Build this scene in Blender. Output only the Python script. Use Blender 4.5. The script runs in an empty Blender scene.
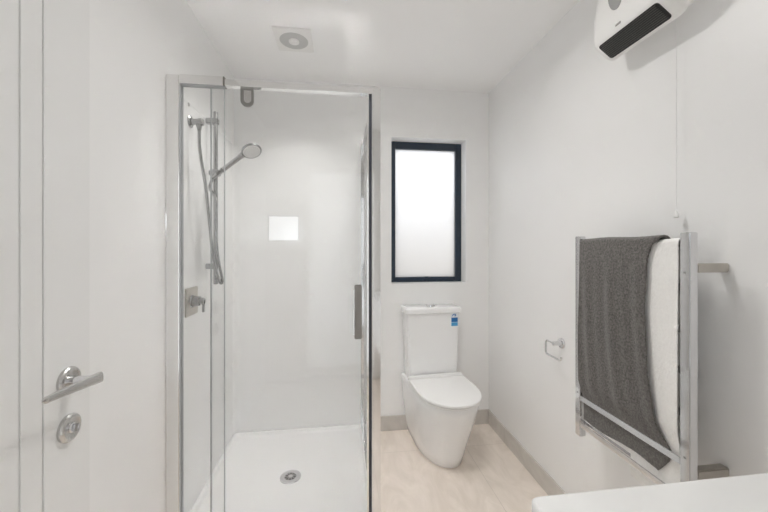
import bpy, bmesh, math, random
from mathutils import Vector, Matrix
random.seed(4)
C = bpy.context.scene.collection
S = bpy.context.scene

# ---------------------------------------------------------------- camera
H = 1.287
cam = bpy.data.cameras.new('camera'); co = bpy.data.objects.new('camera', cam); C.objects.link(co)
cam.sensor_width = 36; cam.lens = 340 / 768 * 36
cam.shift_y = -10 / 768
cam.clip_start = 0.02
co.location = (0, 0, H); co.rotation_euler = (math.radians(90), 0, math.radians(-7.5))
S.camera = co

# ---------------------------------------------------------------- sky / exposure
w = bpy.data.worlds.new('sky'); S.world = w; w.use_nodes = True
bg = w.node_tree.nodes['Background']
bg.inputs[0].default_value = (0.92, 0.95, 1.0, 1); bg.inputs[1].default_value = 5.3
S.view_settings.view_transform = 'Standard'; S.view_settings.look = 'None'
S.cycles.blur_glossy = 0.05; S.cycles.diffuse_bounces = 8; S.cycles.sample_clamp_indirect = 0
S.view_settings.gamma = 1; S.view_settings.use_curve_mapping = False
S.view_settings.exposure = -0.11

FANFILL, FANBEAM = 2.4, 105    # added fill light at the extractor fan centre, brightens the shower
# ceiling downlights: position, watts, beam angle; the second is an added fill
DOWNLIGHTS = [((0.226, 1.265), 5.6, 160), ((0.40, 1.16), 1.8, 85)]

# ---------------------------------------------------------------- dimensions
XL, XR, YB, YN, ZC = -0.69, 1.08, 2.352, -0.35, 2.40
SX, SY = 0.178, 1.462      # outer corner of the shower

# ---------------------------------------------------------------- materials
def mat(name, col, rough=0.5, metal=0.0, bump=0.0, bscale=200, var=0.0, vscale=3.0, coat=0.0, spec=0.5, detail=3, sheen=0.0):
    m = bpy.data.materials.new(name); m.use_nodes = True
    nt = m.node_tree; b = nt.nodes['Principled BSDF']
    b.inputs['Roughness'].default_value = rough; b.inputs['Metallic'].default_value = metal
    b.inputs['Specular IOR Level'].default_value = spec; b.inputs['Coat Weight'].default_value = coat
    b.inputs['Sheen Weight'].default_value = sheen
    tc = nt.nodes.new('ShaderNodeTexCoord')
    n = nt.nodes.new('ShaderNodeTexNoise'); n.inputs['Scale'].default_value = vscale; n.inputs['Detail'].default_value = 4
    nt.links.new(tc.outputs['Object'], n.inputs['Vector'])
    r = nt.nodes.new('ShaderNodeValToRGB')
    r.color_ramp.elements[0].position = 0.3; r.color_ramp.elements[1].position = 0.7
    r.color_ramp.elements[0].color = tuple(max(0, c * (1 - var)) for c in col) + (1,)
    r.color_ramp.elements[1].color = tuple(min(1, c * (1 + var)) for c in col) + (1,)
    nt.links.new(n.outputs['Fac'], r.inputs['Fac']); nt.links.new(r.outputs['Color'], b.inputs['Base Color'])
    if bump:
        n2 = nt.nodes.new('ShaderNodeTexNoise'); n2.inputs['Scale'].default_value = bscale; n2.inputs['Detail'].default_value = detail
        nt.links.new(tc.outputs['Object'], n2.inputs['Vector'])
        bp = nt.nodes.new('ShaderNodeBump'); bp.inputs['Strength'].default_value = bump; bp.inputs['Distance'].default_value = 0.001
        nt.links.new(n2.outputs['Fac'], bp.inputs['Height']); nt.links.new(bp.outputs['Normal'], b.inputs['Normal'])
    return m

M = {}
M['wall'] = mat('wall_paint', (0.876, 0.874, 0.868), 0.36, bump=0.15, bscale=350, var=0.006)
M['ceiling'] = mat('ceiling_paint', (0.925, 0.923, 0.918), 0.6, bump=0.1, bscale=350, var=0.005)
M['door'] = mat('door_enamel', (0.83, 0.83, 0.823), 0.38, bump=0.08, bscale=120, var=0.005)
M['acrylic'] = mat('shower_acrylic', (0.90, 0.90, 0.895), 0.10, var=0.003)
M['tray'] = mat('shower_tray_acrylic', (0.90, 0.90, 0.895), 0.2, var=0.003)
M['ceramic'] = mat('glazed_ceramic', (0.89, 0.89, 0.89), 0.08, var=0.003, coat=0.4)
M['seat'] = mat('toilet_seat_plastic', (0.86, 0.855, 0.845), 0.25, var=0.003)
M['chrome'] = mat('polished_chrome', (0.72, 0.72, 0.73), 0.07, 1.0, var=0.01)
M['satin'] = mat('satin_chrome', (0.60, 0.59, 0.575), 0.27, 1.0, var=0.02)
M['bright'] = mat('bright_anodised_aluminium', (0.84, 0.835, 0.825), 0.07, 1.0, var=0.01)
M['tapware'] = mat('tapware_chrome', (0.44, 0.44, 0.44), 0.22, 1.0, var=0.03)
M['railm'] = mat('polished_rail', (0.84, 0.835, 0.825), 0.07, 1.0, var=0.01)
M['pivot'] = mat('grey_pivot_metal', (0.30, 0.295, 0.28), 0.35, 1.0, var=0.02)
M['slat'] = mat('dark_louvre', (0.12, 0.12, 0.115), 0.25, var=0.1)
M['palegrey'] = mat('pale_grey_plastic', (0.56, 0.56, 0.55), 0.5, var=0.02)
M['nickel'] = mat('brushed_nickel', (0.50, 0.47, 0.43), 0.30, 1.0, var=0.02)
M['handle'] = mat('dull_metal_grip', (0.24, 0.225, 0.205), 0.4, 1.0, var=0.02)
M['black'] = mat('black_plastic', (0.012, 0.012, 0.012), 0.35, var=0.1)
M['seal'] = mat('dark_seal', (0.03, 0.033, 0.045), 0.4, var=0.1)
M['greyseal'] = mat('grey_seal', (0.42, 0.43, 0.44), 0.5, var=0.05)
M['winframe'] = mat('dark_blue_black_aluminium', (0.010, 0.024, 0.045), 0.32, var=0.1, spec=0.6)
M['plastic'] = mat('white_plastic', (0.85, 0.845, 0.83), 0.33, var=0.003)
M['greyplastic'] = mat('grey_plastic', (0.34, 0.34, 0.335), 0.5, var=0.03)
M['counter'] = mat('white_counter', (0.86, 0.86, 0.85), 0.22, var=0.004)
M['blue'] = mat('blue_label_ink', (0.02, 0.16, 0.42), 0.4, var=0.03)
M['lightblue'] = mat('light_blue_label_ink', (0.07, 0.33, 0.60), 0.4, var=0.03)
M['paper'] = mat('white_paper', (0.85, 0.88, 0.9), 0.5, var=0.01)
M['cord'] = mat('white_cord', (0.86, 0.855, 0.85), 0.5, var=0.02)
M['shade_fence'] = mat('shade_fence_paint', (0.55, 0.50, 0.43), 0.8, bump=0.2, bscale=30, var=0.06)  # for the added palings that shade the frosted pane
M['concrete'] = mat('concrete', (0.5, 0.48, 0.45), 0.9, bump=0.3, bscale=60, var=0.08)
M['towelgrey'] = mat('charcoal_terry', (0.118, 0.110, 0.102), 0.95, var=0.48, vscale=170, bump=1.0, bscale=420, detail=2, sheen=0.25)
M['towelwhite'] = mat('white_terry', (0.86, 0.85, 0.83), 0.95, var=0.03, vscale=160, bump=0.8, bscale=420, detail=2)

def glass_mat(name, tint, refl=1.0):
    m = bpy.data.materials.new(name); m.use_nodes = True; nt = m.node_tree; nt.nodes.clear()
    o = nt.nodes.new('ShaderNodeOutputMaterial'); mx = nt.nodes.new('ShaderNodeMixShader')
    t = nt.nodes.new('ShaderNodeBsdfTransparent'); t.inputs[0].default_value = (*tint, 1)
    g = nt.nodes.new('ShaderNodeBsdfGlossy'); g.inputs['Roughness'].default_value = 0.0
    f = nt.nodes.new('ShaderNodeFresnel')
    ge = nt.nodes.new('ShaderNodeNewGeometry'); io = nt.nodes.new('ShaderNodeMapRange')      # same reflectance from either side of the sheet
    io.inputs[3].default_value = 1.5; io.inputs[4].default_value = 1 / 1.5
    nt.links.new(ge.outputs['Backfacing'], io.inputs[0]); nt.links.new(io.outputs[0], f.inputs[0])
    n = nt.nodes.new('ShaderNodeTexNoise'); n.inputs['Scale'].default_value = 2
    mm = nt.nodes.new('ShaderNodeMapRange'); mm.inputs[3].default_value = 0.97 * refl; mm.inputs[4].default_value = 1.03 * refl
    ml = nt.nodes.new('ShaderNodeMath'); ml.operation = 'MULTIPLY'
    nt.links.new(n.outputs['Fac'], mm.inputs[0]); nt.links.new(mm.outputs[0], ml.inputs[0]); nt.links.new(f.outputs[0], ml.inputs[1])
    nt.links.new(ml.outputs[0], mx.inputs[0]); nt.links.new(t.outputs[0], mx.inputs[1]); nt.links.new(g.outputs[0], mx.inputs[2])
    nt.links.new(mx.outputs[0], o.inputs[0]); return m
M['glass'] = glass_mat('clear_toughened_glass', (0.997, 0.999, 0.998))
def frosted(name, tcol):
    m = bpy.data.materials.new(name); m.use_nodes = True; nt = m.node_tree; nt.nodes.clear()
    o = nt.nodes.new('ShaderNodeOutputMaterial'); mx = nt.nodes.new('ShaderNodeMixShader'); mx.inputs[0].default_value = 0.06
    t = nt.nodes.new('ShaderNodeBsdfTranslucent'); t.inputs[0].default_value = (*tcol, 1)
    g = nt.nodes.new('ShaderNodeBsdfGlossy'); g.inputs['Roughness'].default_value = 0.35
    n = nt.nodes.new('ShaderNodeTexNoise'); n.inputs['Scale'].default_value = 350
    b = nt.nodes.new('ShaderNodeBump'); b.inputs['Strength'].default_value = 0.2
    nt.links.new(n.outputs['Fac'], b.inputs['Height']); nt.links.new(b.outputs[0], g.inputs['Normal'])
    nt.links.new(t.outputs[0], mx.inputs[1]); nt.links.new(g.outputs[0], mx.inputs[2]); nt.links.new(mx.outputs[0], o.inputs[0])
    return m
M['frost'] = frosted('frosted_glass', (0.64, 0.64, 0.64))
M['fillfrost'] = frosted('fill_frosted_glass', (0.56, 0.557, 0.55))  # pane of the added fill panel in the front wall

def tile_mat(name, c1, c2, grout, sx, sy, ox, oy):
    """large stone-look tiles, jointed on object X and Y"""
    m = mat(name, c1, 0.42); nt = m.node_tree; b = nt.nodes['Principled BSDF']
    tc = nt.nodes.new('ShaderNodeTexCoord'); sp = nt.nodes.new('ShaderNodeSeparateXYZ'); nt.links.new(tc.outputs['Object'], sp.inputs[0])
    masks = []
    for ax, size, off in (('X', sx, ox), ('Y', sy, oy)):
        a = nt.nodes.new('ShaderNodeMath'); a.operation = 'SUBTRACT'; a.inputs[1].default_value = off
        d = nt.nodes.new('ShaderNodeMath'); d.operation = 'DIVIDE'; d.inputs[1].default_value = size
        f = nt.nodes.new('ShaderNodeMath'); f.operation = 'FRACT'
        g = nt.nodes.new('ShaderNodeMath'); g.operation = 'LESS_THAN'; g.inputs[1].default_value = 0.003 / size
        nt.links.new(sp.outputs[ax], a.inputs[0]); nt.links.new(a.outputs[0], d.inputs[0]); nt.links.new(d.outputs[0], f.inputs[0]); nt.links.new(f.outputs[0], g.inputs[0]); masks.append(g)
    mx = nt.nodes.new('ShaderNodeMath'); mx.operation = 'MAXIMUM'; nt.links.new(masks[0].outputs[0], mx.inputs[0]); nt.links.new(masks[1].outputs[0], mx.inputs[1])
    n = nt.nodes.new('ShaderNodeTexNoise'); n.inputs['Scale'].default_value = 4.5; n.inputs['Detail'].default_value = 8; n.inputs['Roughness'].default_value = 0.62; n.inputs['Distortion'].default_value = 1.6
    mp = nt.nodes.new('ShaderNodeMapping'); mp.inputs['Scale'].default_value = (1.8, 0.8, 1.0); mp.inputs['Rotation'].default_value = (0, 0, 0.8)
    nt.links.new(tc.outputs['Object'], mp.inputs[0]); nt.links.new(mp.outputs[0], n.inputs['Vector'])
    r = nt.nodes.new('ShaderNodeValToRGB'); r.color_ramp.elements[0].position = 0.36; r.color_ramp.elements[1].position = 0.66
    r.color_ramp.elements[0].color = (*c2, 1); r.color_ramp.elements[1].color = (*c1, 1)
    nt.links.new(n.outputs['Fac'], r.inputs[0])
    cm = nt.nodes.new('ShaderNodeMix'); cm.data_type = 'RGBA'; nt.links.new(mx.outputs[0], cm.inputs['Factor'])
    nt.links.new(r.outputs[0], cm.inputs['A']); cm.inputs['B'].default_value = (*grout, 1)
    for l in list(b.inputs['Base Color'].links): nt.links.remove(l)
    nt.links.new(cm.outputs['Result'], b.inputs['Base Color'])
    return m
M['floor'] = tile_mat('beige_stone_tile', (0.885, 0.80, 0.725), (0.77, 0.69, 0.61), (0.66, 0.59, 0.52), 0.6, 0.6, 0.80, 2.095)
M['skirt'] = tile_mat('greige_stone_tile', (0.66, 0.63, 0.59), (0.57, 0.54, 0.505), (0.50, 0.47, 0.44), 0.6, 0.6, 0.80, 2.095)

# ---------------------------------------------------------------- mesh helpers
def bx(bm, x0, x1, y0, y1, z0, z1, bev=0.0, seg=2):
    vs = [bm.verts.new((x, y, z)) for x in (x0, x1) for y in (y0, y1) for z in (z0, z1)]
    fs = [bm.faces.new([vs[i] for i in f]) for f in ((0,1,3,2),(4,6,7,5),(0,4,5,1),(2,3,7,6),(0,2,6,4),(1,5,7,3))]
    if bev:
        es = list({e for f in fs for e in f.edges})
        bmesh.ops.bevel(bm, geom=es, offset=bev, segments=seg, affect='EDGES', clamp_overlap=True)
    return bm
def box(*a, **k): return bx(bmesh.new(), *a, **k)
def frame_for(d):
    d = d.normalized(); up = Vector((0, 0, 1)) if abs(d.z) < 0.9 else Vector((1, 0, 0))
    u = d.cross(up).normalized(); v = u.cross(d).normalized(); return u, v
def loft(bm, rings, cap=True):
    R = [[bm.verts.new(p) for p in r] for r in rings]; n = len(R[0])
    for a, b in zip(R, R[1:]):
        for i in range(n): bm.faces.new((a[i], a[(i+1) % n], b[(i+1) % n], b[i]))
    if cap: bm.faces.new(R[0][::-1]); bm.faces.new(R[-1])
    return bm
def lathe(bm, base, axis, prof, n=40, cap=True):
    """prof: list of (distance along axis, radius)"""
    base = Vector(base); axis = Vector(axis).normalized(); u, v = frame_for(axis)
    return loft(bm, [[base + axis*d + (u*math.cos(t) + v*math.sin(t))*r for t in [2*math.pi*i/n for i in range(n)]] for d, r in prof], cap)
def spline(pts, k=10):
    P = [Vector(p) for p in pts]; P = [2*P[0]-P[1]] + P + [2*P[-1]-P[-2]]; out = []
    for i in range(1, len(P)-2):
        for j in range(k):
            t = j/k; a, b, c, d = P[i-1:i+3]
            out.append(0.5*((2*b) + (c-a)*t + (2*a-5*b+4*c-d)*t*t + (3*b-a-3*c+d)*t**3))
    out.append(P[-2]); return out
def tube(bm, pts, r, n=14, radii=None):
    P = [Vector(p) for p in pts]; rings = []; u = None
    for i, p in enumerate(P):
        d = (P[min(i+1, len(P)-1)] - P[max(i-1, 0)]).normalized()
        if u is None: u, v = frame_for(d)
        else: u = (u - d*u.dot(d)).normalized(); v = d.cross(u)
        rr = radii[i] if radii else r
        rings.append([p + (u*math.cos(t) + v*math.sin(t))*rr for t in [2*math.pi*k/n for k in range(n)]])
    return loft(bm, rings)
def obj(name, bm, m, parent=None, smooth=True, angle=28):
    bmesh.ops.recalc_face_normals(bm, faces=bm.faces[:])
    me = bpy.data.meshes.new(name); bm.to_mesh(me); bm.free()
    o = bpy.data.objects.new(name, me); C.objects.link(o)
    me.materials.append(M[m] if isinstance(m, str) else m)
    if smooth:
        me.polygons.foreach_set('use_smooth', [True]*len(me.polygons)); me.set_sharp_from_angle(angle=math.radians(angle))
    if parent is not None:
        o.parent = parent
        q = parent; off = Vector((0, 0, 0))
        while q is not None: off += q.location; q = q.parent
        o.matrix_parent_inverse = Matrix.Identity(4)
        me.transform(Matrix.Translation(-off)) if off.length else None
    return o
def struct(name, bm, m, **k):
    o = obj(name, bm, m, **k); o['kind'] = 'structure'; return o
def thing(name, label, cat, loc=(0, 0, 0)):
    o = bpy.data.objects.new(name, None); o.empty_display_size = 0.05; C.objects.link(o); o.location = loc
    o['label'] = label; o['category'] = cat; return o
def tag(o, label, cat): o['label'] = label; o['category'] = cat; return o

# ================================================================ THE ROOM
T = 0.16
struct('floor', box(XL-T, XR+T, YN-T, YB+T, -0.1, 0.0), 'floor', smooth=False)
struct('ceiling', box(XL-T, XR+T, YN-T, YB+T, ZC, ZC+0.1), 'ceiling', smooth=False)
struct('wall_right', box(XR, XR+T, YN-T, YB+T, 0, ZC), 'wall', smooth=False)
struct('wall_left', box(XL-T, XL, YN-T, YB+T, 0, ZC), 'wall', smooth=False)
def wall_with_holes(y0, y1, holes):
    xs = sorted({XL, XR, *[v for h in holes for v in h[:2]]}); zs = sorted({0, ZC, *[v for h in holes for v in h[2:]]})
    bm = bmesh.new()
    def solid(i, j):
        if not (0 <= i < len(xs)-1 and 0 <= j < len(zs)-1): return None
        cx_, cz_ = (xs[i]+xs[i+1])/2, (zs[j]+zs[j+1])/2
        return not any(h[0] < cx_ < h[1] and h[2] < cz_ < h[3] for h in holes)
    V = {}
    def v(x, y, z):
        if (x, y, z) not in V: V[x, y, z] = bm.verts.new((x, y, z))
        return V[x, y, z]
    for i in range(len(xs)-1):
        for j in range(len(zs)-1):
            if not solid(i, j): continue
            a_, c_, d_, e_ = xs[i], xs[i+1], zs[j], zs[j+1]
            for y in (y0, y1): bm.faces.new([v(a_, y, d_), v(c_, y, d_), v(c_, y, e_), v(a_, y, e_)])
            for ni, nj, q in ((i-1, j, ((a_, d_), (a_, e_))), (i+1, j, ((c_, d_), (c_, e_))), (i, j-1, ((a_, d_), (c_, d_))), (i, j+1, ((a_, e_), (c_, e_)))):
                if not solid(ni, nj): bm.faces.new([v(q[0][0], y0, q[0][1]), v(q[1][0], y0, q[1][1]), v(q[1][0], y1, q[1][1]), v(q[0][0], y1, q[0][1])])
    return bm
WX0, WX1, WZ0, WZ1 = 0.362, 0.906, 1.022, 2.05
struct('wall_back', wall_with_holes(YB, YB+T, [(WX0, WX1, WZ0, WZ1)]), 'wall', smooth=False)
FX0, FX1, FZ0, FZ1 = -0.33, 0.325, 0.04, 2.06
NX0, NX1, NZ0, NZ1 = -0.684, -0.385, 1.33, 1.585
struct('wall_front', wall_with_holes(YN-T, YN, [(NX0, NX1, NZ0, NZ1), (FX0, FX1, FZ0, FZ1)]), 'wall', smooth=False)
# window in the back wall
wf = bmesh.new(); fw = 0.044; yf0, yf1 = YB+0.098, YB+0.145
bx(wf, WX0, WX0+fw, yf0, yf1, WZ0, WZ1, bev=0.002); bx(wf, WX1-fw, WX1, yf0, yf1, WZ0, WZ1, bev=0.002)
bx(wf, WX0+fw, WX1-fw, yf0, yf1, WZ0, WZ0+0.036, bev=0.002); bx(wf, WX0+fw, WX1-fw, yf0, yf1, WZ1-0.052, WZ1, bev=0.002)
win = struct('window_1', wf, 'winframe')
obj('pane', box(WX0+fw, WX1-fw, yf0+0.022, yf0+0.028, WZ0+0.036, WZ1-0.052), 'frost', win)
lt = bmesh.new(); bx(lt, 0.610, 0.660, yf0-0.006, yf0, WZ0+0.010, WZ0+0.028, bev=0.002); bx(lt, 0.618, 0.652, yf0-0.013, yf0-0.006, WZ0+0.028, WZ0+0.040, bev=0.003)
obj('window_latch', lt, 'winframe', win)
# added unseen small window in the front wall, for the shower glass reflection
wf = bmesh.new()
bx(wf, NX0, NX0+0.012, YN-0.10, YN-0.06, NZ0, NZ1); bx(wf, NX1-0.012, NX1, YN-0.10, YN-0.06, NZ0, NZ1)
bx(wf, NX0+0.012, NX1-0.012, YN-0.10, YN-0.06, NZ0, NZ0+0.012); bx(wf, NX0+0.012, NX1-0.012, YN-0.10, YN-0.06, NZ1-0.012, NZ1)
win2 = struct('reflection_window', wf, 'winframe')
obj('pane', box(NX0+0.012, NX1-0.012, YN-0.083, YN-0.079, NZ0+0.012, NZ1-0.012), 'glass', win2)
# added unseen glazed panel behind the viewpoint, a soft fill for the room
wf = bmesh.new()
bx(wf, FX0, FX0+0.04, YN-0.10, YN-0.06, FZ0, FZ1); bx(wf, FX1-0.04, FX1, YN-0.10, YN-0.06, FZ0, FZ1)
bx(wf, FX0+0.04, FX1-0.04, YN-0.10, YN-0.06, FZ0, FZ0+0.06); bx(wf, FX0+0.04, FX1-0.04, YN-0.10, YN-0.06, FZ1-0.05, FZ1)
win3 = struct('fill_door', wf, 'plastic')
obj('pane', box(FX0+0.04, FX1-0.04, YN-0.083, YN-0.079, FZ0+0.06, FZ1-0.05), 'fillfrost', win3)
# tiled skirtings
struct('baseboard_right', box(XR-0.011, XR, YN, YB, 0, 0.102, bev=0.0015), 'skirt')
struct('baseboard_back', box(SX+0.006, XR-0.011, YB-0.011, YB, 0, 0.102, bev=0.0015), 'skirt')
struct('baseboard_left', box(XL, XL+0.011, 1.07, SY-0.004, 0, 0.102, bev=0.0015), 'skirt')
# outdoors, seen only as soft tone through the frosted pane
struct('ground', box(-6, 6, YB+T+0.001, YB+8, -0.3, -0.15), 'concrete', smooth=False)
fb = bmesh.new()
for k in range(36): bx(fb, -3+k*0.17, -3+k*0.17+0.16, YB+0.80, YB+0.82, -0.15, 1.60)  # added unseen palings, darken the lower frosted pane
fn = tag(obj('shade_fence', fb, 'shade_fence', smooth=False), 'added unseen palings shading the lower part of the frosted window', 'shade_fence')

# door in the left wall, routed with paired vertical grooves
DX = XL + 0.004
dy0, dy1, dz = 0.235, 1.042, 1.985
db = bmesh.new()
cuts = [dy0, 0.384, 0.442, 0.833, 0.892, dy1]
bx(db, XL-0.0, XL+0.0008, dy0, dy1, 0.008, dz)
for a, b in zip(cuts, cuts[1:]):
    bx(db, XL+0.0008, DX, a+(0 if a == dy0 else 0.0014), b-(0 if b == dy1 else 0.0014), 0.008, dz, bev=0.0012, seg=2)
door = struct('door_1', db, 'door')
door['label'] = 'white grooved door with chrome lever handle'

# door lever + privacy turn
hx = DX
def rose(bm, y, z, r=0.035):
    lathe(bm, (hx, y, z), (1, 0, 0), [(0, r-0.001), (0.003, r), (0.007, r), (0.011, r-0.003), (0.013, r-0.008), (0.0115, r-0.012), (0.0105, 0.0005)], 48)
    return bm
HY, HZ = 0.962, 0.9445
lh = obj('door_handle', rose(bmesh.new(), HY, HZ), 'satin', door)
b = bmesh.new()
lathe(b, (hx+0.008, HY, HZ), (1, 0, 0), [(0, 0.0125), (0.012, 0.011), (0.03, 0.0105), (0.060, 0.0105)], 28)
obj('spindle', b, 'chrome', lh)
b = bmesh.new(); rings = []
N = 22
for i in range(N+1):
    t = i/N
    y = HY+0.026 - 0.172*t
    x = hx + 0.066 - 0.010*math.sin(t*math.pi*0.55)
    z = HZ - 0.001 + 0.010*t
    e = min(1.0, math.sqrt(max(0.0, 1-(1-min(t/0.06, 1))**2))+0.15) * min(1.0, math.sqrt(max(0.0, 1-(1-min((1-t)/0.05, 1))**2))+0.2)
    hz_ = (0.0145 - 0.0075*t)*e; hx_ = (0.008 - 0.0035*t)*e
    rings.append([(x+hx_*math.copysign(abs(math.cos(a))**0.7, math.cos(a)), y, z+hz_*math.copysign(abs(math.sin(a))**0.7, math.sin(a))) for a in [2*math.pi*k/20 for k in range(20)]])
loft(b, rings); obj('lever', b, 'satin', lh)
sn = obj('privacy_lock', rose(bmesh.new(), HY+0.001, 0.824), 'satin', door)
b = bmesh.new(); lathe(b, (hx+0.007, HY+0.001, 0.824), (1, 0, 0), [(0, 0.0125), (0.006, 0.0125), (0.008, 0.010)], 32)
bx(b, hx+0.014, hx+0.028, HY-0.002, HY+0.005, 0.815, 0.833, bev=0.0018)
obj('turn_knob', b, 'chrome', sn)

# ================================================================ SHOWER
tray = thing('shower_tray', 'white square shower tray with round drain, behind the glass door', 'shower tray', (XL, SY, 0))
b = bmesh.new()
def rect(x0, x1, y0, y1, z, r, n=6):
    pts = []
    for cx_, cy_, a0 in ((x1-r, y1-r, 0), (x0+r, y1-r, 90), (x0+r, y0+r, 180), (x1-r, y0+r, 270)):
        for k in range(n+1):
            a = math.radians(a0+90*k/n); pts.append((cx_+r*math.cos(a), cy_+r*math.sin(a), z))
    return pts
tx0, tx1, ty0, ty1 = XL, SX, SY-0.002, YB
DR = (-0.262, 1.894)
rings = [rect(tx0, tx1, ty0, ty1, 0.0, 0.006), rect(tx0, tx1, ty0, ty1, 0.056, 0.006), rect(tx0+0.003, tx1-0.003, ty0+0.003, ty1-0.003, 0.060, 0.006),
         rect(tx0+0.022, tx1-0.030, ty0+0.045, ty1-0.022, 0.060, 0.02), rect(tx0+0.026, tx1-0.034, ty0+0.050, ty1-0.026, 0.057, 0.025),
         rect(tx0+0.032, tx1-0.040, ty0+0.057, ty1-0.032, 0.047, 0.035), rect(tx0+0.042, tx1-0.050, ty0+0.068, ty1-0.042, 0.041, 0.05),
         rect(tx0+0.062, tx1-0.070, ty0+0.09, ty1-0.062, 0.0385, 0.07)]
n = len(rings[0])
last = rings[-1]
for s_, z_ in ((0.6, 0.036), (0.0, 0.0)):
    if s_: rings.append([(DR[0]+(p[0]-DR[0])*s_, DR[1]+(p[1]-DR[1])*s_, z_) for p in last])
rings.append([(DR[0]+0.06*math.cos(math.atan2(p[1]-DR[1], p[0]-DR[0])), DR[1]+0.06*math.sin(math.atan2(p[1]-DR[1], p[0]-DR[0])), 0.0345) for p in last])
loft(b, rings, cap=True)
obj('basin', b, 'tray', tray, angle=50)
b = bmesh.new(); lathe(b, (*DR, 0.0345), (0, 0, 1), [(0, 0.056), (0.003, 0.055), (0.005, 0.051), (0.0052, 0.032), (0.003, 0.030), (0.003, 0.0005)], 48)
dr = obj('drain', b, 'chrome', tray)
b = bmesh.new(); lathe(b, (*DR, 0.0376), (0, 0, 1), [(0, 0.029), (0.0004, 0.029)], 40); obj('drain_cup', b, 'black', dr)
b = bmesh.new()
lathe(b, (*DR, 0.0380), (0, 0, 1), [(0, 0.0125), (0.0016, 0.0125), (0.0022, 0.010)], 24)
for k in range(10):
    a = 2*math.pi*k/10; u = Vector((math.cos(a), math.sin(a), 0)); v = Vector((-u.y, u.x, 0)); p = Vector((*DR, 0.0380))
    loft(b, [[p+u*0.011+v*0.0018+Vector((0, 0, q)), p+u*0.0285+v*0.0028+Vector((0, 0, q)), p+u*0.0285-v*0.0028+Vector((0, 0, q)), p+u*0.011-v*0.0018+Vector((0, 0, q))] for q in (0, 0.0014)])
obj('grate', b, 'chrome', dr)

# acrylic lining: one curved sheet over left and back wall
b = bmesh.new(); th = 0.006; rf = 0.045
LX, LY = XL+th, YB-th
inner = [(LX, SY+0.035)] + [(LX+rf-rf*math.cos(a), LY-rf+rf*math.sin(a)) for a in [math.radians(9*k) for k in range(11)]] + [(SX-0.032, LY)]
outer = [(XL+0.0005, SY+0.035)] + [(XL+0.0005+rf-rf*math.cos(a), YB-0.0005-rf+rf*math.sin(a)) for a in [math.radians(9*k) for k in range(11)]] + [(SX-0.032, YB-0.0005)]
loft(b, [[(x, y, z) for x, y in inner+outer[::-1]] for z in (0.0605, 1.945)])
tag(obj('shower_lining', b, 'acrylic', angle=40), 'glossy white acrylic wall lining inside the shower', 'wall lining')

# framed glass enclosure
enc = thing('shower_enclosure', 'chrome framed glass shower screen with pivot door', 'shower screen', (SX, SY, 0.06))
ZT = 1.977
def post(name, x0, x1, y0, y1, m='bright', bev=0.003): return obj(name, box(x0, x1, y0, y1, 0.061, ZT, bev=bev), m, enc)
wp = post('wall_post', XL+0.0005, XL+0.052, SY, SY+0.034)
obj('post_edge_trim', box(XL+0.052, XL+0.056, SY+0.002, SY+0.030, 0.061, ZT-0.03), 'greyseal', wp)
cp = post('corner_post', SX-0.036, SX, SY, SY+0.036, bev=0.006)
XF, XD1 = -0.470, 0.130      # fixed pane ends, door ends
hd = obj('header_rail', box(XL+0.053, SX-0.037, SY+0.001, SY+0.031, ZT-0.033, ZT-0.007, bev=0.001), 'railm', enc)
hc = bmesh.new(); bx(hc, XL+0.0535, XF, SY-0.003, SY+0.033, ZT-0.036, ZT+0.001, bev=0.001)
obj('header_sleeve', hc, 'railm', hd)
obj('rail_end_seal', box(XF, XF+0.005, SY-0.003, SY+0.033, ZT-0.034, ZT+0.001), 'handle', hd)
obj('sleeve_gasket', box(XL+0.056, XF, SY+0.006, SY+0.024, ZT-0.040, ZT-0.036), 'greyseal', hd)
obj('sill_rail', box(XL+0.053, SX-0.037, SY+0.001, SY+0.031, 0.061, 0.085, bev=0.002), 'bright', enc)
fp = obj('fixed_pane', box(XL+0.056, XF, SY+0.011, SY+0.015, 0.085, ZT-0.036), 'glass', enc)
obj('pane_edge', box(XF, XF+0.003, SY+0.009, SY+0.017, 0.085, ZT-0.031), 'greyseal', fp)
dp = obj('door_pane', box(XF-0.052, XD1-0.004, SY+0.020, SY+0.025, 0.092, ZT-0.031), 'glass', enc)
obj('door_edge_seal', box(XF-0.056, XF-0.052, SY+0.018, SY+0.027, 0.092, ZT-0.033), 'greyseal', dp)
obj('magnetic_seal', box(XD1-0.001, XD1+0.0105, SY+0.012, SY+0.030, 0.085, ZT-0.033), 'seal', dp)
obj('closing_strip', box(XD1-0.010, XD1-0.002, SY+0.016, SY+0.027, 0.092, ZT-0.033), 'bright', dp)
# pivot bracket on the door head
b = bmesh.new()
def dshape(x0, x1, z0, z1, y, n=14):
    r = (x1-x0)/2; cx_ = (x0+x1)/2
    return [(x1, y, z1), (x0, y, z1)] + [(cx_-r*math.cos(a), y, z0+r-r*math.sin(a)) for a in [math.pi*k/n for k in range(n+1)]]
loft(b, [dshape(-0.406, -0.354, 1.866, ZT-0.030, y) for y in (SY+0.012, SY+0.020)])
pv = obj('pivot_bracket', b, 'pivot', dp)
b = bmesh.new(); loft(b, [dshape(-0.392, -0.362, 1.880, ZT-0.045, y) for y in (SY+0.010, SY+0.012)]); obj('pivot_cover', b, 'satin', pv)
# door grip
b = bmesh.new(); bx(b, 0.064, 0.095, SY-0.026, SY-0.014, 0.893, 1.123, bev=0.003)
gh = obj('door_grip', b, 'handle', dp)
for z in (0.93, 1.086):
    b = bmesh.new(); lathe(b, (0.0795, SY-0.016, z), (0, 1, 0), [(0, 0.007), (0.036, 0.007)], 16); obj('grip_stud', b, 'chrome', gh)
b = bmesh.new(); bx(b, 0.058, 0.066, SY-0.022, SY-0.016, 0.91, 1.10, bev=0.001); obj('grip_flange', b, 'satin', gh)
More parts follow.
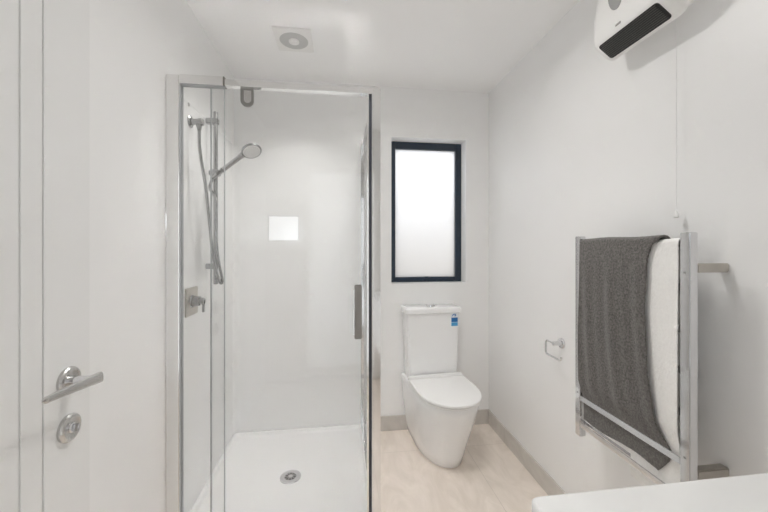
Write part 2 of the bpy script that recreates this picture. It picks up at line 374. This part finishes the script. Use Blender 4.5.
# side return panel
obj('side_header_rail', box(SX-0.032, SX-0.006, SY+0.037, YB-0.030, ZT-0.030, ZT-0.002, bev=0.001), 'railm', enc)
obj('side_sill_rail', box(SX-0.032, SX-0.006, SY+0.037, YB-0.030, 0.061, 0.082, bev=0.0015), 'bright', enc)
obj('side_pane', box(SX-0.021, SX-0.016, SY+0.037, YB-0.028, 0.082, ZT-0.031), 'glass', enc)
obj('wall_channel', box(SX-0.032, SX-0.004, YB-0.0295, YB-0.0005, 0.061, ZT-0.002, bev=0.002), 'bright', enc)

# mixer
mx = thing('shower_mixer', 'square chrome shower mixer plate with lever on the shower wall', 'shower mixer', (LX, 1.685, 1.03))
b = bmesh.new(); bx(b, LX, LX+0.006, 1.62, 1.75, 0.965, 1.095, bev=0.0025); obj('wall_plate', b, 'nickel', mx)
b = bmesh.new(); lathe(b, (LX+0.006, 1.685, 1.03), (1, 0, 0), [(0, 0.030), (0.004, 0.028), (0.006, 0.024), (0.034, 0.022), (0.036, 0.019)], 32); obj('body', b, 'tapware', mx)
b = bmesh.new(); lathe(b, (LX+0.036, 1.685, 1.03), (1, 0, 0), [(0, 0.017), (0.02, 0.016), (0.024, 0.013)], 28)
bx(b, LX+0.050, LX+0.060, 1.678, 1.692, 0.978, 1.035, bev=0.002); obj('lever', b, 'tapware', mx)

# water outlet elbow
ou = thing('shower_outlet', 'round chrome water outlet on the shower wall feeding the hose', 'water outlet', (LX, 1.675, 1.862))
b = bmesh.new(); lathe(b, (LX, 1.675, 1.862), (1, 0, 0), [(0, 0.028), (0.004, 0.028), (0.008, 0.022)], 32); obj('wall_rose', b, 'tapware', ou)
b = bmesh.new(); lathe(b, (LX+0.008, 1.675, 1.862), (1, 0, 0), [(0, 0.014), (0.030, 0.014), (0.031, 0.017), (0.048, 0.017), (0.050, 0.014)], 24)
lathe(b, (LX+0.040, 1.675, 1.849), (0, 0, -1), [(0, 0.012), (0.012, 0.012), (0.013, 0.010), (0.024, 0.009)], 20); obj('elbow', b, 'tapware', ou)

# slide rail
SYR = 1.87
sr = thing('shower_slide_rail', 'vertical chrome slide rail on the left shower wall', 'shower rail', (LX, SYR, 1.09))
BXR = LX+0.046
b = bmesh.new(); lathe(b, (BXR, SYR, 1.088), (0, 0, 1), [(0, 0.009), (0.002, 0.011), (0.895, 0.011), (0.897, 0.009)], 24); obj('bar', b, 'tapware', sr)
for z in (1.935, 1.182):
    b = bmesh.new(); bx(b, LX, BXR+0.015, SYR-0.014, SYR+0.014, z-0.014, z+0.014, bev=0.003)
    obj('bracket', b, 'tapware', sr)
b = bmesh.new(); bx(b, BXR-0.017, BXR+0.022, SYR-0.019, SYR+0.019, 1.650, 1.685, bev=0.006)
lathe(b, (BXR-0.012, SYR, 1.667), (-1, 0, 0), [(0, 0.014), (0.018, 0.014), (0.02, 0.011)], 20)
sl = obj('slider', b, 'tapware', sr)
# hand shower (rests in the slider) with hose
hs = thing('hand_shower', 'chrome hand shower on its cradle with a hanging hose', 'shower head', (BXR+0.030, SYR-0.03, 1.64))
A = Vector((BXR+0.034, SYR-0.028, 1.668)); Bp = Vector((-0.492, 1.82, 1.752))
d = (Bp-A).normalized()
b = bmesh.new(); tube(b, [A-d*0.055, A-d*0.05, A-d*0.01, A+d*0.05, Bp-d*0.02, Bp+d*0.004], 0, 18, [0.008, 0.0105, 0.0115, 0.012, 0.0125, 0.015])
obj('handle', b, 'tapware', hs)
b = bmesh.new(); tube(b, [A-d*0.018, A+d*0.016], 0.0165, 22); obj('cradle_cup', b, 'tapware', hs)
nn = Vector((0.34, -0.42, -0.84)).normalized()
hc = Bp + Vector((0.046, -0.004, 0.022))
b = bmesh.new(); lathe(b, hc-nn*0.016, nn, [(0, 0.030), (0.004, 0.042), (0.012, 0.050), (0.018, 0.051), (0.022, 0.049)], 44); head = obj('spray_head', b, 'tapware', hs)
b = bmesh.new(); lathe(b, hc+nn*0.0058, nn, [(0, 0.043), (0.002, 0.041)], 40); fc = obj('spray_face', b, 'seat', head)
b = bmesh.new(); u_, v_ = frame_for(nn)
for rr, k in ((0.012, 6), (0.023, 12), (0.034, 18)):
    for i in range(k):
        a = 2*math.pi*i/k; lathe(b, hc+nn*0.0078+(u_*math.cos(a)+v_*math.sin(a))*rr, nn, [(0, 0.0022), (0.002, 0.0016)], 8)
obj('nozzles', b, 'greyplastic', head)
P0 = Vector((LX+0.040, 1.675, 1.825)); E = A - d*0.055
pts = spline([P0, P0+Vector((0.003, 0.002, -0.10)), (LX+0.060, 1.70, 1.56), (LX+0.060, 1.745, 1.40), (LX+0.068, 1.765, 1.25), (LX+0.088, 1.775, 1.135), (LX+0.100, 1.785, 1.102), (LX+0.100, 1.800, 1.125),
              (LX+0.080, 1.803, 1.23), (LX+0.066, 1.805, 1.40), (LX+0.068, 1.808, 1.52), (E.x-0.012, E.y, 1.585), E], 12)
b = bmesh.new(); L = len(pts)
# ribbed flexible hose
fine = []
for i in range(len(pts)-1):
    for j in range(4): fine.append(pts[i].lerp(pts[i+1], j/4))
tube(b, fine, 0, 10, [0.0068 + 0.0007*(i % 2) for i in range(len(fine))]); obj('hose', b, 'tapware', hs, angle=60)
# two cover caps high on the lining
for k, (y, z, lab) in enumerate(((1.66, 1.935, 'small grey cover cap above the water outlet'), (1.90, 2.06, 'small grey cover cap above the slide rail'))):
    if k == 1: z = 1.93; y = 1.93
    b = bmesh.new(); lathe(b, (LX, y, z), (1, 0, 0), [(0, 0.009), (0.002, 0.0085), (0.003, 0.006)], 20); tag(obj('cover_cap', b, 'greyplastic'), lab, 'cover cap')

# ================================================================ TOILET
TX, TY = 0.614, YB
toi = thing('toilet', 'white back-to-wall toilet with closed lid, beneath the frosted window', 'toilet', (TX, TY, 0))
ROT = math.radians(4.2)
def tl(bm):   # toilet-local (x right, y towards wall is 0, front negative) -> room
    bmesh.ops.transform(bm, matrix=Matrix.Translation((TX, TY, 0)) @ Matrix.Rotation(ROT, 4, 'Z'), verts=bm.verts[:]); return bm
def ushape(hw, y0, yf, z, rc=0.0, n=26, p=2.1, mid=None):
    """back edge at y0, semi-superellipse nose reaching yf; widest hw"""
    ym = mid if mid is not None else yf + (y0-yf)*0.55
    pts = [(hw, y0-0.0, z)]
    pts = []
    k = 6
    for i in range(k): pts.append((hw, y0+(ym-y0)*i/k, z))
    for i in range(n+1):
        a = math.pi*i/n
        c_, s_ = math.cos(a), math.sin(a)
        pts.append((hw*math.copysign(abs(c_)**(2/p), c_), ym-(ym-yf)*abs(s_)**(2/p), z))
    for i in range(k): pts.append((-hw, ym+(y0-ym)*(i+1)/k, z))
    return pts
b = bmesh.new(); rings = []
prof = [(0.0, 0.137, -0.452), (0.006, 0.142, -0.461), (0.06, 0.150, -0.480), (0.14, 0.160, -0.508), (0.22, 0.171, -0.541), (0.30, 0.180, -0.573), (0.36, 0.184, -0.594), (0.395, 0.1855, -0.602), (0.402, 0.182, -0.598)]
for z, hw, yf in prof: 
    sq = 2.0 + 0.15*z/0.4
    rings.append(ushape(hw, -0.003, yf, z, p=sq, mid=yf+0.27+0.02*(z/0.4)))
loft(b, rings); obj('pan', tl(b), 'ceramic', toi, angle=60)
def lid(z0, z1, hw, y0, yf, r=0.006):
    b = bmesh.new(); rr = []
    for z, ins in ((z0, 0.003), (z0+0.002, 0.0), (z1-r, 0.0), (z1-r*0.4, 0.0015), (z1-0.0008, 0.005), (z1, 0.012)):
        rr.append(ushape(hw-ins, y0-ins*0.5, yf+ins, z, p=2.15, mid=-0.36))
    return loft(b, rr)
obj('seat', tl(lid(0.404, 0.415, 0.188, -0.165, -0.608, 0.003)), 'seat', toi, angle=50)
obj('gap_buffer', tl(lid(0.4151, 0.4175, 0.182, -0.165, -0.602, 0.001)), 'greyplastic', toi, angle=50)
obj('lid', tl(lid(0.4176, 0.434, 0.190, -0.205, -0.612, 0.007)), 'seat', toi, angle=50)
b = bmesh.new(); bx(b, -0.186, 0.186, -0.204, -0.163, 0.4176, 0.442, bev=0.006, seg=3); obj('hinge_cover', tl(b), 'seat', toi)
# cistern, slightly tapering down
b = bmesh.new()
def rr4(hw, y0, y1, z, r=0.02): return rect(-hw, hw, y0, y1, z, r, 5)
loft(b, [rr4(0.165, -0.150, -0.002, 0.400), rr4(0.172, -0.153, -0.002, 0.50), rr4(0.178, -0.157, -0.002, 0.70), rr4(0.180, -0.158, -0.002, 0.838)])
obj('cistern', tl(b), 'ceramic', toi, angle=50)
b = bmesh.new()
loft(b, [rr4(0.186, -0.163, -0.002, 0.8385), rr4(0.193, -0.169, -0.002, 0.842), rr4(0.195, -0.171, -0.002, 0.866), rr4(0.192, -0.168, -0.003, 0.873), rr4(0.184, -0.160, -0.006, 0.877)])
cl = obj('cistern_lid', tl(b), 'ceramic', toi, angle=45)
b = bmesh.new(); lathe(b, (0, -0.085, 0.877), (0, 0, 1), [(0, 0.032), (0.005, 0.031), (0.007, 0.028)], 32); fb2 = obj('flush_button', tl(b), 'chrome', cl)
# rating sticker (lettering too small to read)
b = bmesh.new(); bx(b, 0.116, 0.170, -0.1592, -0.1582, 0.744, 0.834); stk = obj('rating_sticker', tl(b), 'paper', toi, smooth=False)
b = bmesh.new(); bx(b, 0.120, 0.166, -0.1597, -0.1591, 0.776, 0.806); obj('sticker_band', tl(b), 'blue', stk, smooth=False)
b = bmesh.new(); bx(b, 0.120, 0.166, -0.1597, -0.1591, 0.750, 0.774); obj('sticker_footer', tl(b), 'lightblue', stk, smooth=False)
b = bmesh.new()
tube(b, [(0.124, -0.1595, 0.808), (0.127, -0.1595, 0.820), (0.138, -0.1595, 0.829), (0.150, -0.1595, 0.828), (0.153, -0.1595, 0.820), (0.143, -0.1595, 0.816)], 0.0030, 8); obj('sticker_mark', tl(b), 'blue', stk)

# ================================================================ TOILET ROLL HOLDER
tp = thing('toilet_roll_holder', 'empty chrome toilet roll holder on the right wall', 'toilet roll holder', (XR, 1.53, 0.812))
b = bmesh.new(); lathe(b, (XR, 1.535, 0.812), (-1, 0, 0), [(0, 0.025), (0.005, 0.025), (0.009, 0.022), (0.010, 0.014), (0.030, 0.010), (0.046, 0.010), (0.048, 0.008)], 32); obj('wall_rose', b, 'chrome', tp)
b = bmesh.new(); q = XR-0.042
tube(b, [(q, 1.530, 0.812), (q, 1.592, 0.812), (q, 1.600, 0.804), (q, 1.600, 0.752), (q, 1.592, 0.744), (q, 1.490, 0.744), (q, 1.482, 0.750), (q, 1.480, 0.760)], 0.0048, 14); obj('roll_arm', b, 'chrome', tp)

# ================================================================ HEATED TOWEL RAIL
X0, X1 = 0.950, 0.976
rail = thing('heated_towel_rail', 'square chrome heated towel rail on the right wall', 'towel rail', (XR, 1.03, 0.53))
PY = [(0.812, 0.840), (1.240, 1.268)]
for i, (a, c_) in enumerate(PY):
    b = bmesh.new(); bx(b, X0, X1, a, c_, 0.527, 1.325, bev=0.002); p_ = obj('upright', b, 'chrome', rail)
    for z in (1.213, 0.70):
        b = bmesh.new(); bx(b, X0-0.0008, X0+0.0002, (a+c_)/2-0.003, (a+c_)/2+0.003, z-0.003, z+0.003); obj('screw', b, 'greyplastic', p_, smooth=False)
    for z in (1.226, 0.655):
        b = bmesh.new(); bx(b, X1, XR, (a+c_)/2-0.0125, (a+c_)/2+0.0125, z-0.0125, z+0.0125, bev=0.003); obj('wall_bracket', b, 'nickel', rail)
for z in (0.682, 0.577):
    b = bmesh.new(); bx(b, X0+0.0005, X0+0.0055, 0.840, 1.240, z-0.0105, z+0.0105, bev=0.0015); obj('front_bar', b, 'chrome', rail)
for z in (1.292, 1.17, 1.05, 0.93, 0.81, 0.682, 0.577):
    b = bmesh.new(); bx(b, X1-0.0055, X1-0.001, 0.840, 1.240, z-0.0105, z+0.0105, bev=0.0015); obj('rear_bar', b, 'chrome', rail)

# ---- towels: draped grids with thickness
def towel(name, label, m, y0f, y1f, yw0, yw1, zbot_f, zbot_b, xtop, rad, xhang, th, ztop, fold, phase, xlow):
    """y0f..: functions of drop t (0 top .. 1 bottom) giving near and far edges"""
    nu, nf = 90, 110
    rows = []
    path = []
    for i in range(nf+1):     # front hem -> top
        s = i/nf; path.append(('f', 1-s))
    for i in range(1, 13): path.append(('o', i/13))
    for i in range(0, 41): path.append(('b', i/40))
    bm = bmesh.new(); grid = []
    for kind, s in path:
        row = []
        for j in range(nu+1):
            w_ = j/nu
            if kind == 'f':
                t = s; ya, yb = y0f(t), y1f(t)
                sag = 0.010*math.sin(w_*3.0+phase)*(1 if t < 0.02 else 1)
                z = ztop-0.012 - (ztop-0.012-zbot_f(w_))*t
                y = ya + (yb-ya)*w_
                amp = min(1, t*4)*(0.35+0.65*max(0, 1-abs(t-0.5)*1.3))
                x = xhang - fold*amp*1.4*(0.55+0.45*math.sin(w_*12+phase+1.8*t)*math.cos(w_*5-phase)+0.18*math.sin(w_*33+phase*2+3.5*t))
                ins = 1-max(0, min(1, (0.70+0.06-z)/0.08))     # tucks in behind the lower bars
                ins = max(0.0, ins)
                x = x*ins + (xlow+0.0006*math.sin(w_*23+phase))*(1-ins)
                x = x*min(1, t*9) + (xtop-rad)*(1-min(1, t*9))
            elif kind == 'o':
                a = math.pi*s; y = y0f(0)+(y1f(0)-y0f(0))*w_; x = xtop - rad*math.cos(a); z = ztop-0.012+0.012*math.sin(a)
            else:
                y = y0f(0)+(y1f(0)-y0f(0))*w_; x = xtop+rad+0.003*math.sin(w_*11+phase)*s; z = ztop-0.012-(ztop-0.012-zbot_b)*s
            z += 0.0015*math.sin(w_*9+phase)*(1 if kind == 'o' else max(0, 1-s*3)) - 0.003*w_*(1 if kind == 'o' else max(0, 1-s*3))
            row.append(bm.verts.new((x, y, z)))
        grid.append(row)
    for a, c_ in zip(grid, grid[1:]):
        for j in range(nu): bm.faces.new((a[j], a[j+1], c_[j+1], c_[j]))
    o = obj(name, bm, m, smooth=True, angle=180)
    sm = o.modifiers.new('thick', 'SOLIDIFY'); sm.thickness = th; sm.offset = 0
    tx = bpy.data.textures.new(name+'_pile', 'CLOUDS'); tx.noise_scale = 0.006
    sb = o.modifiers.new('sub', 'SUBSURF'); sb.levels = 1; sb.render_levels = 1
    dm = o.modifiers.new('pile', 'DISPLACE'); dm.texture = tx; dm.strength = 0.0016; dm.mid_level = 0.5; dm.texture_coords = 'LOCAL'
    return tag(o, label, 'towel')
def lerp(a, b_, t): return a+(b_-a)*t
towel('bath_towel', 'white towel nearest the near upright of the rail, partly under the grey one', 'towelwhite',
      lambda t: 0.8465+0.004*t, lambda t: 1.02, 0, 0, lambda w_: 0.50+0.02*w_, 0.62, 0.966, 0.0125, 0.9545, 0.004, 1.302+0.0045, 0.0015, 0.7, 0.9680)
def gnear(t):
    for (t0, v0), (t1, v1) in zip(((0, .900), (.02, .920), (.08, .933), (.3, .940), (.6, .926), (.80, .900), (.88, .872), (.93, .880), (1.0, .915)), ((.02, .920), (.08, .933), (.3, .940), (.6, .926), (.80, .900), (.88, .872), (.93, .880), (1.0, .915), (1.1, .93))):
        if t <= t1: return lerp(v0, v1, (t-t0)/(t1-t0))
    return .93
towel('bath_towel', 'dark grey terry towel hung over the heated rail', 'towelgrey',
      gnear, lambda t: 1.2330-0.002*math.sin(t*9), 0, 0, lambda w_: 0.605+0.008*math.sin(w_*6), 0.66, 0.966, 0.021, 0.942, 0.007, 1.316, 0.007, 2.1, 0.9612)

# ================================================================ WALL HEATER
ht = thing('fan_heater', 'white wall fan heater with black louvred outlet high on the right wall', 'heater', (XR, 1.02, 2.0))
HXF = 0.9405
def hsec(y, shrink=0.0, k=0.0):
    """cross-section in x,z going round the body"""
    s_ = shrink
    return [(XR, y, 2.036+s_*0.3), (1.034, y, 2.030+s_*0.5), (1.012, y, 1.976+s_), (0.998, y, 1.981+s_), (0.944+s_*0.6, y, 2.020+s_), (HXF+s_, y, 2.034+s_), (HXF+s_-0.003, y, 2.060), (HXF+s_-0.002+k, y, 2.12), (HXF+s_+0.010+k, y, 2.20), (HXF+s_+0.03+k, y, 2.25-s_), (XR-0.06, y, 2.272-s_), (XR, y, 2.276-s_)]
b = bmesh.new()
ys = [(0.862, 0.034), (0.864, 0.022), (0.869, 0.012), (0.879, 0.004), (0.895, 0.0), (1.02, 0.0), (1.135, 0.0), (1.148, 0.002), (1.160, 0.009), (1.166, 0.018), (1.168, 0.030)]
loft(b, [hsec(y, s_) for y, s_ in ys]); obj('body', b, 'plastic', ht, angle=50)
# louvred outlet on the sloping underside
pA, pB = Vector((0.9455, 0, 2.0189)), Vector((0.9965, 0, 1.9821)); dd = (pB-pA).normalized(); no = Vector((-dd.z, 0, dd.x)); 
if no.z > 0: no = -no
def onface(u_, y, h): p = pA + (pB-pA)*u_ + no*h; return (p.x, y, p.z)
def outl(y0, y1, u0, u1, h, r=0.010, n=5):
    pts = []
    ul = (pB-pA).length
    for cy, cu, a0 in ((y1-r, u1*ul-r, 0), (y0+r, u1*ul-r, 90), (y0+r, u0*ul+r, 180), (y1-r, u0*ul+r, 270)):
        for i in range(n+1):
            a = math.radians(a0+90*i/n); yy = cy+r*math.cos(a); uu = cu+r*math.sin(a); pts.append(onface(uu/ul, yy, h))
    return pts
b = bmesh.new(); loft(b, [outl(0.903, 1.137, -0.02, 1.05, h) for h in (0.0003, 0.0022)]); gr = obj('air_outlet', b, 'black', ht)
for k in range(9):
    u_ = 0.06 + 0.86*k/8; b = bmesh.new()
    a_, c_ = onface(u_, 0, 0.0022), onface(u_+0.035, 0, 0.0022)
    e0, e1 = onface(u_-0.03, 0, 0.0062), onface(u_+0.005, 0, 0.0062)
    loft(b, [[(p[0], y, p[2]) for p in (a_, c_, e1, e0)] for y in (0.912, 1.130)]); obj('louvre', b, 'slat', gr, smooth=False)
# oval switch recess on the front
b = bmesh.new(); cy, cz = 1.052, 2.150
def oval(x, s_): return [(x + 0.0, cy+0.030*s_*math.cos(a)+0.006*math.sin(a), cz+0.055*s_*math.sin(a)) for a in [2*math.pi*i/28 for i in range(28)]]
loft(b, [oval(0.952, 1), oval(0.9365, 1), oval(0.9355, 0.93)]); obj('switch_panel', b, 'greyplastic', ht)
b = bmesh.new(); bx(b, 0.9365, 0.9400, 1.030, 1.052, 2.038, 2.045, bev=0.001); obj('indicator', b, 'satin', ht)
# pull cord
b = bmesh.new(); lathe(b, (1.056, 0.945, 1.400), (0, 0, 1), [(0, 0.0012), (0.592, 0.0012)], 8); cd = obj('pull_cord', b, 'cord', ht)
b = bmesh.new(); lathe(b, (1.056, 0.945, 1.376), (0, 0, 1), [(0, 0.006), (0.002, 0.0075), (0.014, 0.0065), (0.024, 0.0025)], 20); obj('cord_toggle', b, 'plastic', cd)

# ================================================================ VANITY
va = thing('vanity', 'white vanity counter with a rounded corner at the lower right', 'vanity', (0.70, 0.1, 0))
b = bmesh.new()
rings = []
for z, ins in ((0.822, 0.004), (0.825, 0.001), (0.846, 0.001), (0.8495, 0.003), (0.850, 0.006)):
    rings.append([(x, y, z) for x, y, _ in rect(0.326+ins, XR-0.001, -0.349, 0.556-ins, 0, 0.014)])
loft(b, rings); obj('countertop', b, 'counter', va, angle=50)
b = bmesh.new(); bx(b, 0.352, XR-0.001, -0.349, 0.535, 0.36, 0.822, bev=0.002); obj('cabinet', b, 'plastic', va)
for z0, z1 in ((0.364, 0.588), (0.594, 0.818)):
    b = bmesh.new(); bx(b, 0.336, 0.352, -0.34, 0.53, z0, z1, bev=0.002); obj('drawer', b, 'plastic', va)

# ================================================================ CEILING FITTINGS
FX, FY = -0.242, 1.882
fan = thing('extractor_fan', 'square white ceiling extractor fan cover above the shower', 'extractor fan', (FX, FY, ZC))
b = bmesh.new()
loft(b, [rect(FX-0.098, FX+0.098, FY-0.105, FY+0.105, ZC, 0.004), rect(FX-0.098, FX+0.098, FY-0.105, FY+0.105, ZC-0.004, 0.004), rect(FX-0.094, FX+0.094, FY-0.101, FY+0.101, ZC-0.008, 0.004)])
obj('cover', b, 'plastic', fan)
b = bmesh.new(); lathe(b, (FX, FY, ZC-0.008), (0, 0, -1), [(0, 0.075), (0.0008, 0.074)], 48); gg = obj('intake_ring', b, 'palegrey', fan)
b = bmesh.new(); lathe(b, (FX, FY, ZC-0.0088), (0, 0, -1), [(0, 0.028), (0.006, 0.027), (0.008, 0.022)], 32); obj('centre_cap', b, 'plastic', fan)
li = bpy.data.lights.new('fan_fill', 'AREA'); li.shape = 'DISK'; li.size = 0.044; li.energy = FANFILL; li.color = (1.0, 0.985, 0.965); li.spread = math.radians(FANBEAM)  # added fill under the fan cap, lights tray and lining
lo = bpy.data.objects.new('fan_fill', li); C.objects.link(lo); lo.location = (0, 0, -0.0175); lo.parent = fan
em = bpy.data.materials.new('lamp_lens'); em.use_nodes = True
pb = em.node_tree.nodes['Principled BSDF']; pb.inputs['Base Color'].default_value = (0.9, 0.9, 0.88, 1)
pb.inputs['Emission Color'].default_value = (1, 0.95, 0.88, 1); pb.inputs['Emission Strength'].default_value = 6
M['lens'] = em
for k, ((x, y), f_, beam) in enumerate(DOWNLIGHTS):
    dl = thing('ceiling_downlight', ('white round ceiling downlight in front of the shower', 'added fill downlight, out of view above the towel rail side of the room')[k], 'downlight', (x, y, ZC))
    b = bmesh.new(); lathe(b, (x, y, ZC), (0, 0, -1), [(0, 0.074), (0.003, 0.073), (0.005, 0.068), (0.003, 0.062), (0.003, 0.060)], 40, cap=False); obj('trim_ring', b, 'plastic', dl)
    b = bmesh.new(); lathe(b, (x, y, ZC-0.001), (0, 0, -1), [(0, 0.061), (0.002, 0.060)], 40); obj('lens', b, 'lens', dl)
    li = bpy.data.lights.new('downlight_lamp', 'AREA'); li.shape = 'DISK'; li.size = 0.116; li.energy = f_; li.color = (1.0, 0.985, 0.965); li.spread = math.radians(beam)
    lo = bpy.data.objects.new('downlight_lamp', li); C.objects.link(lo); lo.location = (0, 0, -0.0075); lo.parent = dl
